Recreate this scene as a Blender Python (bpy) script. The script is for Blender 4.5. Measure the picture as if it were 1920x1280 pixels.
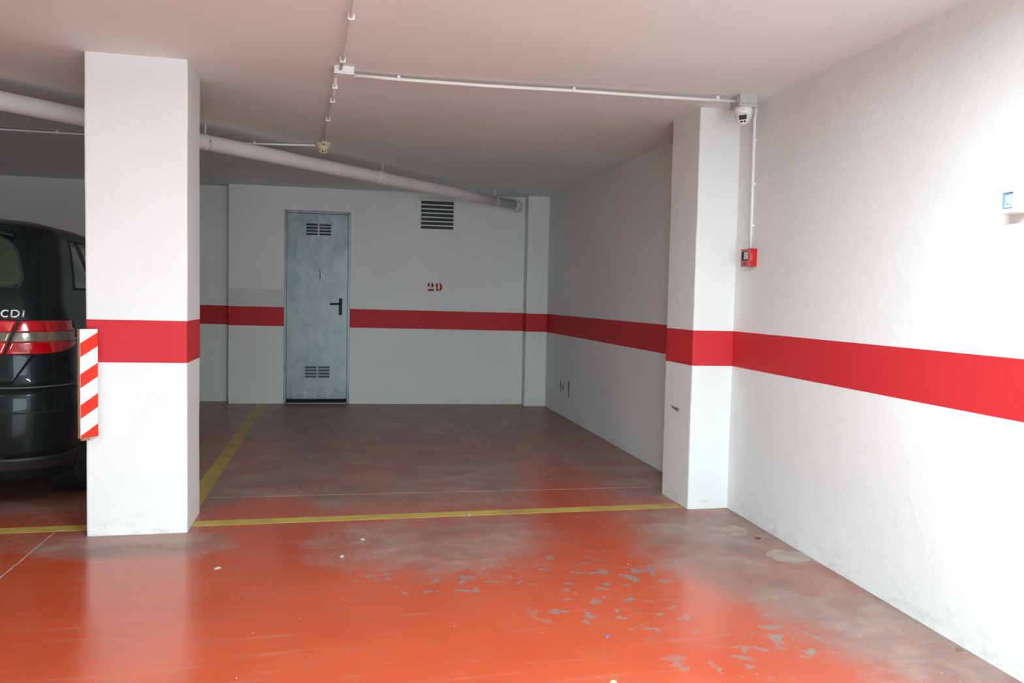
import bpy, bmesh, math, random
from mathutils import Vector, Matrix, noise
random.seed(7)
C = bpy.context.scene
COL = C.collection
for o in list(bpy.data.objects): bpy.data.objects.remove(o)

# ------------------------------------------------------------------ camera
YAW, PITCH, ROLL, FOC, EYE = 0.228, 0.0506, 0.0216, 1449.09, 1.25
cam_d = bpy.data.cameras.new('camera'); cam = bpy.data.objects.new('camera', cam_d); COL.objects.link(cam)
cam_d.sensor_width = 36.0; cam_d.sensor_fit = 'HORIZONTAL'; cam_d.lens = FOC / 1920 * 36; cam_d.clip_end = 100
def _dir(x, u, d):
    cp, sp, cy, sy = math.cos(PITCH), math.sin(PITCH), math.cos(YAW), math.sin(YAW)
    y = d*cp + u*sp; z = -d*sp + u*cp
    return Vector((x*cy + y*sy, -x*sy + y*cy, z))
c_, s_ = math.cos(ROLL), math.sin(ROLL)
right = _dir(c_, s_, 0); up = _dir(-s_, c_, 0); fwd = _dir(0, 0, 1)
M = Matrix.Identity(4)
for i in range(3):
    M[i][0] = right[i]; M[i][1] = up[i]; M[i][2] = -fwd[i]
M[2][3] = EYE
cam.matrix_world = M
C.camera = cam

# ------------------------------------------------------------------ light and exposure
w = bpy.data.worlds.new('world'); C.world = w; w.use_nodes = True
w.node_tree.nodes['Background'].inputs[0].default_value = (0.72, 0.8, 0.9, 1)
w.node_tree.nodes['Background'].inputs[1].default_value = 0.3
def area(name, loc, target, sx, sy, power, color, spread=180):
    l = bpy.data.lights.new(name, 'AREA'); l.shape = 'RECTANGLE'; l.size = sx; l.size_y = sy
    l.energy = power; l.color = color; l.spread = math.radians(spread)
    o = bpy.data.objects.new(name, l); COL.objects.link(o); o.location = loc
    d = Vector(target) - Vector(loc); o.rotation_euler = d.to_track_quat('-Z', 'Y').to_euler()
    return o
# daylight from the open garage gate behind the camera, the fluorescent luminaire of the aisle, and an added fill on the left
area('gate_daylight', (0.5, -1.5, 0.95), (0.6, 4, 1.25), 3.2, 1.7, 170, (0.765, 0.945, 1.0))
area('aisle_tube_and_fill', (0.75, 1.3, 2.34), (0.75, 1.3, 0), 0.25, 1.3, 140, (0.78, 0.955, 1.0))
area('aisle_tube_and_fill', (-3.2, 0.8, 2.34), (-3.2, 0.8, 0), 1.3, 0.25, 70, (0.78, 0.955, 1.0))  # unseen fill lamp, added to brighten the right wall of the bay
C.view_settings.view_transform = 'Standard'; C.view_settings.look = 'None'
C.view_settings.exposure = 0.0; C.view_settings.gamma = 1.0
C.view_settings.use_curve_mapping = False

# ------------------------------------------------------------------ measures
S0, S1 = 0.897, 1.1153                     # red band, above the floor
def zf(x, y): return -0.005*x + 0.0044*(y-5)
def zc(x, y): return 2.4624 + 0.0124*(y-5) + 0.0013*x
def xr1(y): return 2.4593 + 0.0439*(y-5)
def xr2(y): return 2.4741 + 0.0173*(y-7)
def yb(x): return 9.2425 - 0.0424*x
def yb2(x): return 9.4444 - 0.0424*x

# ------------------------------------------------------------------ materials
def N(nt, t, **kw):
    n = nt.nodes.new(t)
    for k, v in kw.items(): setattr(n, k, v)
    return n
def mat(name, col, rough=0.5, metal=0.0, spec=0.5, coat=0.0, trans=0.0, alpha=1.0, noise_amt=0.0, nscale=8, bump=0.0, bscale=60, bdist=0.004, emis=None):
    m = bpy.data.materials.new(name); m.use_nodes = True; nt = m.node_tree; b = nt.nodes['Principled BSDF']
    b.inputs['Base Color'].default_value = (*col, 1); b.inputs['Roughness'].default_value = rough
    b.inputs['Metallic'].default_value = metal; b.inputs['Specular IOR Level'].default_value = spec
    b.inputs['Coat Weight'].default_value = coat; b.inputs['Coat Roughness'].default_value = 0.03
    b.inputs['Transmission Weight'].default_value = trans
    if noise_amt or bump:
        tc = N(nt, 'ShaderNodeTexCoord')
    if noise_amt:
        n = N(nt, 'ShaderNodeTexNoise'); n.inputs['Scale'].default_value = nscale; n.inputs['Detail'].default_value = 6
        nt.links.new(tc.outputs['Object'], n.inputs['Vector'])
        r = N(nt, 'ShaderNodeValToRGB'); r.color_ramp.elements[0].position = 0.3; r.color_ramp.elements[1].position = 0.7
        r.color_ramp.elements[0].color = (*[max(0, c*(1-noise_amt)) for c in col], 1)
        r.color_ramp.elements[1].color = (*[min(1, c*(1+noise_amt)) for c in col], 1)
        nt.links.new(n.outputs['Fac'], r.inputs['Fac']); nt.links.new(r.outputs['Color'], b.inputs['Base Color'])
    if bump:
        n2 = N(nt, 'ShaderNodeTexNoise'); n2.inputs['Scale'].default_value = bscale; n2.inputs['Detail'].default_value = 5
        nt.links.new(tc.outputs['Object'], n2.inputs['Vector'])
        bp = N(nt, 'ShaderNodeBump'); bp.inputs['Strength'].default_value = bump; bp.inputs['Distance'].default_value = bdist
        nt.links.new(n2.outputs['Fac'], bp.inputs['Height']); nt.links.new(bp.outputs['Normal'], b.inputs['Normal'])
    return m

def plaster(name, col, rough=0.75, grime=0.2, bump=0.35):
    """painted trowelled plaster: broad mottling, fine bump, scuffed grey low down"""
    m = bpy.data.materials.new(name); m.use_nodes = True; nt = m.node_tree; b = nt.nodes['Principled BSDF']; L = nt.links.new
    tc = N(nt, 'ShaderNodeTexCoord')
    n = N(nt, 'ShaderNodeTexNoise'); n.inputs['Scale'].default_value = 1.3; n.inputs['Detail'].default_value = 5; L(tc.outputs['Object'], n.inputs['Vector'])
    r = N(nt, 'ShaderNodeValToRGB'); r.color_ramp.elements[0].position = 0.35; r.color_ramp.elements[1].position = 0.65
    r.color_ramp.elements[0].color = (*[c*0.95 for c in col], 1); r.color_ramp.elements[1].color = (*col, 1); L(n.outputs['Fac'], r.inputs['Fac'])
    # scuffs just above the floor, noise-shaped
    sx = N(nt, 'ShaderNodeSeparateXYZ'); L(tc.outputs['Object'], sx.inputs[0])
    mr = N(nt, 'ShaderNodeMapRange'); mr.inputs['From Min'].default_value = 0.0; mr.inputs['From Max'].default_value = 0.16
    mr.inputs['To Min'].default_value = 1; mr.inputs['To Max'].default_value = 0; L(sx.outputs['Z'], mr.inputs['Value'])
    mp = N(nt, 'ShaderNodeMapping'); mp.inputs['Scale'].default_value = (9, 9, 22); L(tc.outputs['Object'], mp.inputs['Vector'])
    g = N(nt, 'ShaderNodeTexNoise'); g.inputs['Scale'].default_value = 1; g.inputs['Detail'].default_value = 8; g.inputs['Roughness'].default_value = 0.7; L(mp.outputs[0], g.inputs['Vector'])
    gr = N(nt, 'ShaderNodeMapRange'); gr.inputs['From Min'].default_value = 0.5; gr.inputs['From Max'].default_value = 0.72; L(g.outputs['Fac'], gr.inputs['Value'])
    mu = N(nt, 'ShaderNodeMath', operation='MULTIPLY'); L(mr.outputs[0], mu.inputs[0]); L(gr.outputs[0], mu.inputs[1])
    mu2 = N(nt, 'ShaderNodeMath', operation='MULTIPLY'); mu2.inputs[1].default_value = grime*1.6; L(mu.outputs[0], mu2.inputs[0])
    mx = N(nt, 'ShaderNodeMixRGB'); L(mu2.outputs[0], mx.inputs['Fac']); L(r.outputs['Color'], mx.inputs['Color1']); mx.inputs['Color2'].default_value = (0.2, 0.21, 0.2, 1)
    L(mx.outputs[0], b.inputs['Base Color']); b.inputs['Roughness'].default_value = rough; b.inputs['Specular IOR Level'].default_value = 0.3
    n1 = N(nt, 'ShaderNodeTexNoise'); n1.inputs['Scale'].default_value = 14; n1.inputs['Detail'].default_value = 8; n1.inputs['Roughness'].default_value = 0.6; L(tc.outputs['Object'], n1.inputs['Vector'])
    bp = N(nt, 'ShaderNodeBump'); bp.inputs['Strength'].default_value = bump; bp.inputs['Distance'].default_value = 0.008; L(n1.outputs['Fac'], bp.inputs['Height']); L(bp.outputs['Normal'], b.inputs['Normal'])
    return m

WHITE = plaster('white_plaster', (0.80, 0.80, 0.785))
CEIL = plaster('ceiling_plaster', (0.82, 0.84, 0.82), grime=0, bump=0.12)
RED = plaster('red_wall_paint', (0.60, 0.028, 0.036), rough=0.6, grime=0, bump=0.3)
PATCH = plaster('repainted_plaster', (0.70, 0.66, 0.64), grime=0)
SCUFF = mat('scuff', (0.16, 0.16, 0.17), 0.8, noise_amt=0.5, nscale=60)
DIRT = mat('joint_dirt', (0.17, 0.13, 0.11), 0.9, noise_amt=0.4, nscale=30)
JOINT = mat('pale_joint_filler', (0.36, 0.25, 0.21), 0.8, noise_amt=0.4, nscale=20)
PVC = mat('white_pvc', (0.80, 0.79, 0.77), 0.4, noise_amt=0.04)
PIPE = mat('painted_drain_pipe', (0.76, 0.72, 0.71), 0.35, noise_amt=0.05, nscale=4)
GREYBOX = mat('grey_box_plastic', (0.50, 0.50, 0.48), 0.5, noise_amt=0.05)
GREYD = mat('dark_grey_plastic', (0.38, 0.38, 0.37), 0.5)  # darker grey for bolts, screws and small trim
CREAM = mat('aged_cream_plastic', (0.66, 0.58, 0.38), 0.45, noise_amt=0.08)
BLACK = mat('black_plastic', (0.008, 0.008, 0.009), 0.5, spec=0.25)
DARK = mat('dark_cavity', (0.012, 0.013, 0.014), 0.9)
VDARK = mat('grille_slot_shade', (0.06, 0.062, 0.058), 0.8)
CAMW = mat('camera_white', (0.82, 0.81, 0.80), 0.3)
LENS = mat('lens_glass', (0.006, 0.010, 0.016), 0.25, spec=0.25)
ALARM = mat('alarm_red', (0.52, 0.012, 0.016), 0.3, noise_amt=0.06)
ALARMF = mat('alarm_front_red', (0.42, 0.03, 0.04), 0.25)
ALABEL = mat('alarm_label', (0.55, 0.53, 0.5), 0.5, noise_amt=0.4, nscale=90)
VSLAT = mat('grille_aluminium', (0.50, 0.50, 0.50), 0.45, metal=0.3)
BRK = mat('box_white', (0.80, 0.84, 0.85), 0.35)
BLUEW = mat('smoked_blue_window', (0.20, 0.34, 0.50), 0.12, coat=0.6)
BLUEP = mat('pale_blue_breaker', (0.50, 0.60, 0.66), 0.4, noise_amt=0.15, nscale=120)
ROD = mat('zinc_rod', (0.75, 0.75, 0.74), 0.35, metal=0.2)
CARP = mat('dark_car_paint', (0.005, 0.010, 0.011), 0.32, spec=0.15, coat=0.25)
CTRIM = mat('black_car_trim', (0.012, 0.013, 0.013), 0.55)
CGLASS = mat('car_glass_through_light', (0.022, 0.038, 0.022), 0.08, spec=0.4, coat=0.4)  # opaque; light passing through the windows is put into the green base colour
LRED = mat('red_lamp_lens', (0.42, 0.003, 0.008), 0.12, coat=1.0, noise_amt=0.3, nscale=14)
LREDB = mat('bright_red_lamp_lens', (0.62, 0.006, 0.012), 0.12, coat=1.0, noise_amt=0.15, nscale=14)
LCLR = mat('smoked_clear_lens', (0.17, 0.13, 0.09), 0.15, coat=1.0, noise_amt=0.4, nscale=14)
CHROME = mat('chrome', (0.78, 0.77, 0.76), 0.45, metal=0.6)
RUBBER = mat('tyre_rubber', (0.012, 0.012, 0.013), 0.7)
RIM = mat('alloy_rim', (0.4, 0.41, 0.42), 0.35, metal=0.8)
GWHITE = mat('guard_white', (0.80, 0.81, 0.80), 0.5)
GRED = mat('guard_red', (0.80, 0.030, 0.012), 0.45)
GWOOD = mat('guard_backing', (0.36, 0.20, 0.11), 0.8, noise_amt=0.3, nscale=40)
NUM = mat('stencil_red', (0.36, 0.012, 0.016), 0.7, noise_amt=0.25, nscale=60)
CHIP = mat('plaster_chip', (0.40, 0.35, 0.31), 0.9)
LEAF = mat('dry_leaf', (0.22, 0.14, 0.05), 0.8)
MAROON = mat('maroon_petal', (0.25, 0.012, 0.03), 0.6)
PURPLE = mat('purple_wrapper', (0.20, 0.10, 0.20), 0.8)
YCHIP = mat('yellow_chip', (0.75, 0.62, 0.28), 0.7)

def galvanised():
    m = bpy.data.materials.new('galvanised_steel'); m.use_nodes = True; nt = m.node_tree; b = nt.nodes['Principled BSDF']; L = nt.links.new
    tc = N(nt, 'ShaderNodeTexCoord')
    mp = N(nt, 'ShaderNodeMapping'); mp.inputs['Scale'].default_value = (4, 4, 2.2); L(tc.outputs['Object'], mp.inputs['Vector'])
    n = N(nt, 'ShaderNodeTexNoise'); n.inputs['Scale'].default_value = 1.6; n.inputs['Detail'].default_value = 9; n.inputs['Roughness'].default_value = 0.68; n.inputs['Distortion'].default_value = 0.6; L(mp.outputs[0], n.inputs['Vector'])
    r = N(nt, 'ShaderNodeValToRGB'); e = r.color_ramp.elements
    e[0].position = 0.3; e[0].color = (0.19, 0.225, 0.232, 1); e[1].position = 0.72; e[1].color = (0.43, 0.485, 0.485, 1)
    L(n.outputs['Fac'], r.inputs['Fac'])
    # rusty, dirty foot of the leaf
    sx = N(nt, 'ShaderNodeSeparateXYZ'); L(tc.outputs['Object'], sx.inputs[0])
    mr = N(nt, 'ShaderNodeMapRange'); mr.inputs['From Min'].default_value = 0.02; mr.inputs['From Max'].default_value = 0.28; mr.inputs['To Min'].default_value = 0.8; mr.inputs['To Max'].default_value = 0; L(sx.outputs['Z'], mr.inputs['Value'])
    n2 = N(nt, 'ShaderNodeTexNoise'); n2.inputs['Scale'].default_value = 30; n2.inputs['Detail'].default_value = 8; L(tc.outputs['Object'], n2.inputs['Vector'])
    g = N(nt, 'ShaderNodeMapRange'); g.inputs['From Min'].default_value = 0.45; g.inputs['From Max'].default_value = 0.65; L(n2.outputs['Fac'], g.inputs['Value'])
    mu = N(nt, 'ShaderNodeMath', operation='MULTIPLY'); L(mr.outputs[0], mu.inputs[0]); L(g.outputs[0], mu.inputs[1])
    mx = N(nt, 'ShaderNodeMixRGB'); L(mu.outputs[0], mx.inputs['Fac']); L(r.outputs['Color'], mx.inputs['Color1']); mx.inputs['Color2'].default_value = (0.13, 0.14, 0.13, 1)
    L(mx.outputs[0], b.inputs['Base Color'])
    b.inputs['Metallic'].default_value = 0.3
    rr = N(nt, 'ShaderNodeMapRange'); rr.inputs['To Min'].default_value = 0.34; rr.inputs['To Max'].default_value = 0.55; L(n.outputs['Fac'], rr.inputs['Value']); L(rr.outputs[0], b.inputs['Roughness'])
    bp = N(nt, 'ShaderNodeBump'); bp.inputs['Strength'].default_value = 0.15; bp.inputs['Distance'].default_value = 0.004; L(n.outputs['Fac'], bp.inputs['Height']); L(bp.outputs['Normal'], b.inputs['Normal'])
    return m
GALV = galvanised()

def yellow_paint():
    m = bpy.data.materials.new('worn_yellow_paint'); m.use_nodes = True; nt = m.node_tree; b = nt.nodes['Principled BSDF']; L = nt.links.new
    tc = N(nt, 'ShaderNodeTexCoord')
    n = N(nt, 'ShaderNodeTexNoise'); n.inputs['Scale'].default_value = 5; n.inputs['Detail'].default_value = 9; n.inputs['Roughness'].default_value = 0.7; L(tc.outputs['Object'], n.inputs['Vector'])
    r = N(nt, 'ShaderNodeValToRGB'); e = r.color_ramp.elements
    e[0].position = 0.3; e[0].color = (0.35, 0.24, 0.06, 1); e[1].position = 0.6; e[1].color = (0.54, 0.40, 0.085, 1)
    L(n.outputs['Fac'], r.inputs['Fac']); L(r.outputs['Color'], b.inputs['Base Color']); b.inputs['Roughness'].default_value = 0.5
    return m
YEL = yellow_paint()

def floor_mat():
    m = bpy.data.materials.new('red_floor_paint'); m.use_nodes = True; nt = m.node_tree; b = nt.nodes['Principled BSDF']; L = nt.links.new
    tc = N(nt, 'ShaderNodeTexCoord')
    def noi(scale, det=8, rough=0.65, sc=(1, 1, 1), dist=0.0):
        mp = N(nt, 'ShaderNodeMapping'); mp.inputs['Scale'].default_value = sc; L(tc.outputs['Object'], mp.inputs['Vector'])
        n = N(nt, 'ShaderNodeTexNoise'); n.inputs['Scale'].default_value = scale; n.inputs['Detail'].default_value = det
        n.inputs['Roughness'].default_value = rough; n.inputs['Distortion'].default_value = dist; L(mp.outputs[0], n.inputs['Vector']); return n.outputs['Fac']
    def mr(v, a, b_, c=0., d=1., smooth=False):
        n = N(nt, 'ShaderNodeMapRange'); n.inputs['From Min'].default_value = a; n.inputs['From Max'].default_value = b_
        n.inputs['To Min'].default_value = c; n.inputs['To Max'].default_value = d
        if smooth: n.interpolation_type = 'SMOOTHSTEP'
        L(v, n.inputs['Value']); return n.outputs[0]
    def ma(op, a, b_):
        n = N(nt, 'ShaderNodeMath', operation=op); n.use_clamp = False
        for i, v in enumerate((a, b_)):
            if isinstance(v, (int, float)): n.inputs[i].default_value = v
            else: L(v, n.inputs[i])
        return n.outputs[0]
    def mix(f, a, b_):
        n = N(nt, 'ShaderNodeMixRGB'); L(f, n.inputs['Fac']) if not isinstance(f, float) else setattr(n.inputs['Fac'], 'default_value', f)
        for i, v in (('Color1', a), ('Color2', b_)):
            if isinstance(v, tuple): n.inputs[i].default_value = (*v, 1)
            else: L(v, n.inputs[i])
        return n.outputs[0]
    def att(name):
        a = N(nt, 'ShaderNodeAttribute', attribute_name=name); return a.outputs['Fac']
    wear, flake, dark = att('wear'), att('flake'), att('dark')
    big = noi(1.4, 6, 0.6, dist=0.4); mid = noi(6, 9, 0.7, (1, 1.3, 1), 0.3); fine = noi(38, 8, 0.75)
    red = mix(mr(big, 0.3, 0.7), (0.41, 0.058, 0.021), (0.47, 0.078, 0.031))
    red = mix(mr(mid, 0.5, 0.8, 0, 0.45), red, (0.32, 0.07, 0.038))
    worn = mix(mr(mid, 0.34, 0.66), (0.20, 0.115, 0.098), (0.32, 0.215, 0.18))
    big2 = noi(2.6, 7, 0.65, (1, 1.4, 1), 0.5)
    worn = mix(mr(big, 0.42, 0.66, 0, 0.7), worn, (0.35, 0.11, 0.075))
    worn = mix(mr(big2, 0.48, 0.70, 0, 0.7), worn, (0.38, 0.295, 0.25))
    worn = mix(mr(big2, 0.46, 0.30, 0, 0.55), worn, (0.15, 0.10, 0.10))
    # wear mask broken up by noise at its rim
    wv = ma('ADD', wear, ma('MULTIPLY', ma('SUBTRACT', mid, 0.5), 1.1))
    wv = ma('ADD', wv, ma('MULTIPLY', ma('SUBTRACT', fine, 0.5), 0.6))
    wv = ma('ADD', wv, ma('MULTIPLY', ma('SUBTRACT', big, 0.5), 0.35))
    wm = mr(wv, 0.10, 0.90, 0.0, 0.95)
    col = mix(wm, red, worn)
    # darkened by mask: grime at wall feet, bay rear, car bay, patches
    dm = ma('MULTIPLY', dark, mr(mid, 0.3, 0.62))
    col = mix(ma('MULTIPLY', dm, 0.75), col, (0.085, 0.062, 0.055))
    # peeled flakes, bare grey screed shows
    vo = noi(17, 3, 0.55, (0.85, 0.8, 1), 0.25)
    fl = ma('MULTIPLY', mr(vo, 0.585, 0.64), mr(flake, 0.15, 0.6))
    col = mix(ma('MULTIPLY', fl, 0.85), col, (0.21, 0.18, 0.165))
    # small pale specks everywhere on the worn parts
    sp = noi(75, 2, 0.5, (0.7, 1, 1)); spm = ma('MULTIPLY', mr(sp, 0.70, 0.76), mr(wm, 0, 1, 0.15, 0.7))
    col = mix(spm, col, (0.48, 0.40, 0.36))
    # long faint swept streaks
    st = noi(3, 8, 0.7, (0.6, 9, 1)); col = mix(mr(st, 0.56, 0.75, 0, 0.28), col, (0.42, 0.27, 0.22))
    L(col, b.inputs['Base Color'])
    ro = ma('ADD', mr(wm, 0, 1, 0.16, 0.40), mr(mid, 0.3, 0.7, -0.03, 0.08)); L(ro, b.inputs['Roughness'])
    b.inputs['Specular IOR Level'].default_value = 0.55
    hb = ma('ADD', ma('MULTIPLY', mid, 0.3), ma('MULTIPLY', fl, -0.6)); hb = ma('ADD', hb, ma('MULTIPLY', ma('MULTIPLY', fine, wm), 0.6))
    bp = N(nt, 'ShaderNodeBump'); bp.inputs['Strength'].default_value = 0.22; bp.inputs['Distance'].default_value = 0.003; L(hb, bp.inputs['Height']); L(bp.outputs['Normal'], b.inputs['Normal'])
    return m
FLOORM = floor_mat()

# ------------------------------------------------------------------ helpers
def props(o, label=None, cat=None, group=None, kind=None):
    if label: o['label'] = label
    if cat: o['category'] = cat
    if group: o['group'] = group
    if kind: o['kind'] = kind
    return o
def empty(name, loc=(0, 0, 0), rz=0, **kw):
    o = bpy.data.objects.new(name, None); COL.objects.link(o); o.location = loc; o.rotation_euler = (0, 0, rz); o.empty_display_size = 0.05
    return props(o, **kw)
def obj(name, bm, m, parent=None, smooth=False, **kw):
    """bmesh (in the parent's local space) -> one mesh object"""
    me = bpy.data.meshes.new(name)
    bmesh.ops.recalc_face_normals(bm, faces=bm.faces)
    bm.to_mesh(me); bm.free()
    me.materials.append(m)
    if smooth:
        for p in me.polygons: p.use_smooth = True
    o = bpy.data.objects.new(name, me); COL.objects.link(o)
    if parent: o.parent = parent
    return props(o, **kw)
def B(): return bmesh.new()
def box(bm, x0, x1, y0, y1, z0, z1, bev=0.0, seg=2, mtx=None):
    r = bmesh.ops.create_cube(bm, size=1)
    vs = r['verts']
    for v in vs:
        v.co = Vector((x0+(x1-x0)*(v.co.x+.5), y0+(y1-y0)*(v.co.y+.5), z0+(z1-z0)*(v.co.z+.5)))
    if bev:
        es = list({e for v in vs for e in v.link_edges})
        rr = bmesh.ops.bevel(bm, geom=es, offset=bev, segments=seg, affect='EDGES', profile=0.5)
        vs = list({v for f in rr['faces'] for v in f.verts} | {v for v in vs if v.is_valid})
    if mtx:
        for v in vs: v.co = mtx @ v.co
    return bm
def lathe(bm, prof, n=32, mtx=None):
    """prof: (r, z) list around z axis"""
    rings = []
    for r, z in prof:
        if r < 1e-6: rings.append([bm.verts.new((0, 0, z))])
        else: rings.append([bm.verts.new((r*math.cos(2*math.pi*k/n), r*math.sin(2*math.pi*k/n), z)) for k in range(n)])
    for a, b in zip(rings, rings[1:]):
        if len(a) == 1 and len(b) == 1: continue
        for k in range(n):
            k2 = (k+1) % n
            if len(a) == 1: bm.faces.new((a[0], b[k], b[k2]))
            elif len(b) == 1: bm.faces.new((a[k], a[k2], b[0]))
            else: bm.faces.new((a[k], a[k2], b[k2], b[k]))
    for ring in (rings[0], rings[-1]):
        if len(ring) > 2: bm.faces.new(ring)
    if mtx:
        for ring in rings:
            for v in ring: v.co = mtx @ v.co
    return bm
def tube(bm, pts, r, n=12):
    pts = [Vector(p) for p in pts]; rings = []
    u = None
    for i, p in enumerate(pts):
        d = (pts[min(i+1, len(pts)-1)] - pts[max(i-1, 0)]).normalized()
        if u is None:
            u = d.orthogonal().normalized()
        u = (u - d*u.dot(d)).normalized(); v = d.cross(u)
        rings.append([bm.verts.new(p + r*(u*math.cos(2*math.pi*k/n) + v*math.sin(2*math.pi*k/n))) for k in range(n)])
    for a, b in zip(rings, rings[1:]):
        for k in range(n): bm.faces.new((a[k], a[(k+1) % n], b[(k+1) % n], b[k]))
    bm.faces.new(rings[0]); bm.faces.new(rings[-1])
    return bm
def polyprism(bm, pts, h, mtx=None):
    """2-D polygon (x, z) facing -y, thickness h"""
    a = [bm.verts.new((x, 0, z)) for x, z in pts]; b = [bm.verts.new((x, -h, z)) for x, z in pts]
    bm.faces.new(a); bm.faces.new(b[::-1]); n = len(pts)
    for i in range(n): bm.faces.new((a[i], a[(i+1) % n], b[(i+1) % n], b[i]))
    if mtx:
        for v in a+b: v.co = mtx @ v.co
    return bm
def wob(p, amp=0.0022, sc=2.2):
    return Vector(p) + noise.noise_vector(Vector(p)*sc)*amp + noise.noise_vector(Vector(p)*11)*amp*0.35
def dense(pts, step):
    out = []
    for a, b in zip(pts, pts[1:]+pts[:1]):
        a, b = Vector(a), Vector(b); n = max(1, int((b-a).length/step))
        out += [a + (b-a)*k/n for k in range(n)]
    return out
def rounded(pts, r, seg=3, skip=()):
    out = []; n = len(pts)
    for i in range(n):
        p = Vector(pts[i]); a = Vector(pts[i-1]); b = Vector(pts[(i+1) % n])
        if i in skip: out.append(tuple(p)); continue
        u = (a-p).normalized(); v = (b-p).normalized()
        p0, p1 = p+u*r, p+v*r
        for k in range(seg+1):
            t = k/seg; out.append(tuple((1-t)**2*p0 + 2*t*(1-t)*p + t*t*p1))
    return out
def prism(bm, plan, z0, z1, step=0.12, zstep=0.12, outset=0.0, amp=0.0022):
    """plaster volume over a plan outline; z0, z1 functions of (x, y); outset pushes it proud"""
    P = dense(plan, step); n = len(P)
    area2 = sum(P[i].x*P[(i+1) % n].y - P[(i+1) % n].x*P[i].y for i in range(n)); sg = 1 if area2 > 0 else -1
    nz = max(1, int((z1(*P[0]) - z0(*P[0]))/zstep)); rings = []
    for k in range(nz+1):
        ring = []
        for i, p in enumerate(P):
            t = (P[(i+1) % n] - P[i-1]).normalized(); nr = Vector((t.y, -t.x, 0))*sg
            a, b = z0(p.x, p.y), z1(p.x, p.y)
            q = Vector((p.x, p.y, a + (b-a)*k/nz)); q2 = wob(q, amp); q2.z = q.z
            ring.append(bm.verts.new(q2 + nr*outset))
        rings.append(ring)
    for a, b in zip(rings, rings[1:]):
        for i in range(n): bm.faces.new((a[i], a[(i+1) % n], b[(i+1) % n], b[i]))
    bm.faces.new(rings[0]); bm.faces.new(rings[-1])
    return bm
FLo = lambda x, y: zf(x, y) - 0.03
CEo = lambda x, y: zc(x, y) + 0.02
BZ0 = lambda x, y: zf(x, y) + S0
BZ1 = lambda x, y: zf(x, y) + S1

# ------------------------------------------------------------------ floor with wear attributes
def inpoly(x, y, P):
    ins = False; d = 1e9; n = len(P)
    for i in range(n):
        x1, y1 = P[i]; x2, y2 = P[(i+1) % n]
        if (y1 > y) != (y2 > y) and x < (x2-x1)*(y-y1)/(y2-y1)+x1: ins = not ins
        dx, dy = x2-x1, y2-y1; t = max(0, min(1, ((x-x1)*dx+(y-y1)*dy)/(dx*dx+dy*dy+1e-12)))
        d = min(d, math.hypot(x-x1-t*dx, y-y1-t*dy))
    return d if ins else -d
def sm(v, a, b):
    t = max(0, min(1, (v-a)/(b-a))); return t*t*(3-2*t)
PA = [(2.2, 4.5), (1.78, 4.42), (1.62, 3.87), (1.58, 3.45), (1.66, 3.22), (1.74, 3.0), (1.82, 2.64), (1.86, 2.4), (1.9, 2.1), (2.02, 1.0), (2.05, -3.6), (3, -3.6), (3, 4.5)]
PB = [(0.02, 4.30), (0.42, 4.45), (0.86, 4.45), (1.16, 4.37), (1.17, 4.01), (1.09, 3.75), (0.83, 3.53), (0.54, 3.45), (0.28, 3.55), (0.07, 3.72), (-0.03, 4.0)]
PC = [(-1.60, 4.42), (-1.22, 4.40), (-0.70, 4.40), (-0.50, 4.22), (-0.47, 3.98), (-0.67, 3.88), (-1.12, 3.92), (-1.40, 4.00)]
def ell(x, y, cx, cy, rx, ry): return 1 - math.hypot((x-cx)/rx, (y-cy)/ry)
def wear_and_bounce_at(x, y):
    w_ = max(sm(inpoly(x, y, PA), -0.24, 0.26), 0.85*sm(inpoly(x, y, PB), -0.22, 0.30), 0.85*sm(inpoly(x, y, PC), -0.12, 0.16))
    bay = sm(y, 4.2, 5.0)*(0.95 if x > -0.75 else 0.72)
    for cx, cy, rx, ry, k in ((-0.38, 4.74, 0.42, 0.34, 0.85), (1.62, 5.3, 0.42, 1.05, 0.6), (1.5, 4.75, 0.40, 0.6, 0.8), (-0.6, 6.4, 0.4, 0.9, 0.3), (0.75, 7.8, 0.9, 0.8, 0.12)):
        bay *= 1 - k*sm(ell(x, y, cx, cy, rx, ry), 0.0, 0.6)
    w_ = max(w_, bay)
    w_ = max(w_, 0.55*sm(ell(x, y, 0.2, 3.95, 0.5, 0.5), 0, 0.6), 0.45*sm(ell(x, y, -1.75, 4.2, 0.4, 0.35), 0, 0.6))
    return max(w_, 0.85*sm(-y, -1.9, -0.9))  # unseen aisle floor behind the camera, greyed to cut red bounce light
def flake_at(x, y):
    v = max(sm(ell(x, y, 0.62, 3.42, 0.72, 0.24), 0, 0.5), sm(ell(x, y, 1.25, 3.42, 0.45, 0.36), 0, 0.5), 0.75*sm(ell(x, y, 1.80, 2.62, 0.18, 0.35), 0, 0.5),
            0.6*sm(ell(x, y, 1.15, 2.95, 0.5, 0.35), 0, 0.6), 0.8*sm(ell(x, y, 2.22, 3.75, 0.16, 0.5), 0, 0.5), 0.45*sm(ell(x, y, 1.45, 2.5, 0.5, 0.3), 0, 0.6), 0.5*sm(ell(x, y, 2.1, 2.4, 0.3, 0.6), 0, 0.6))
    return v
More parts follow.
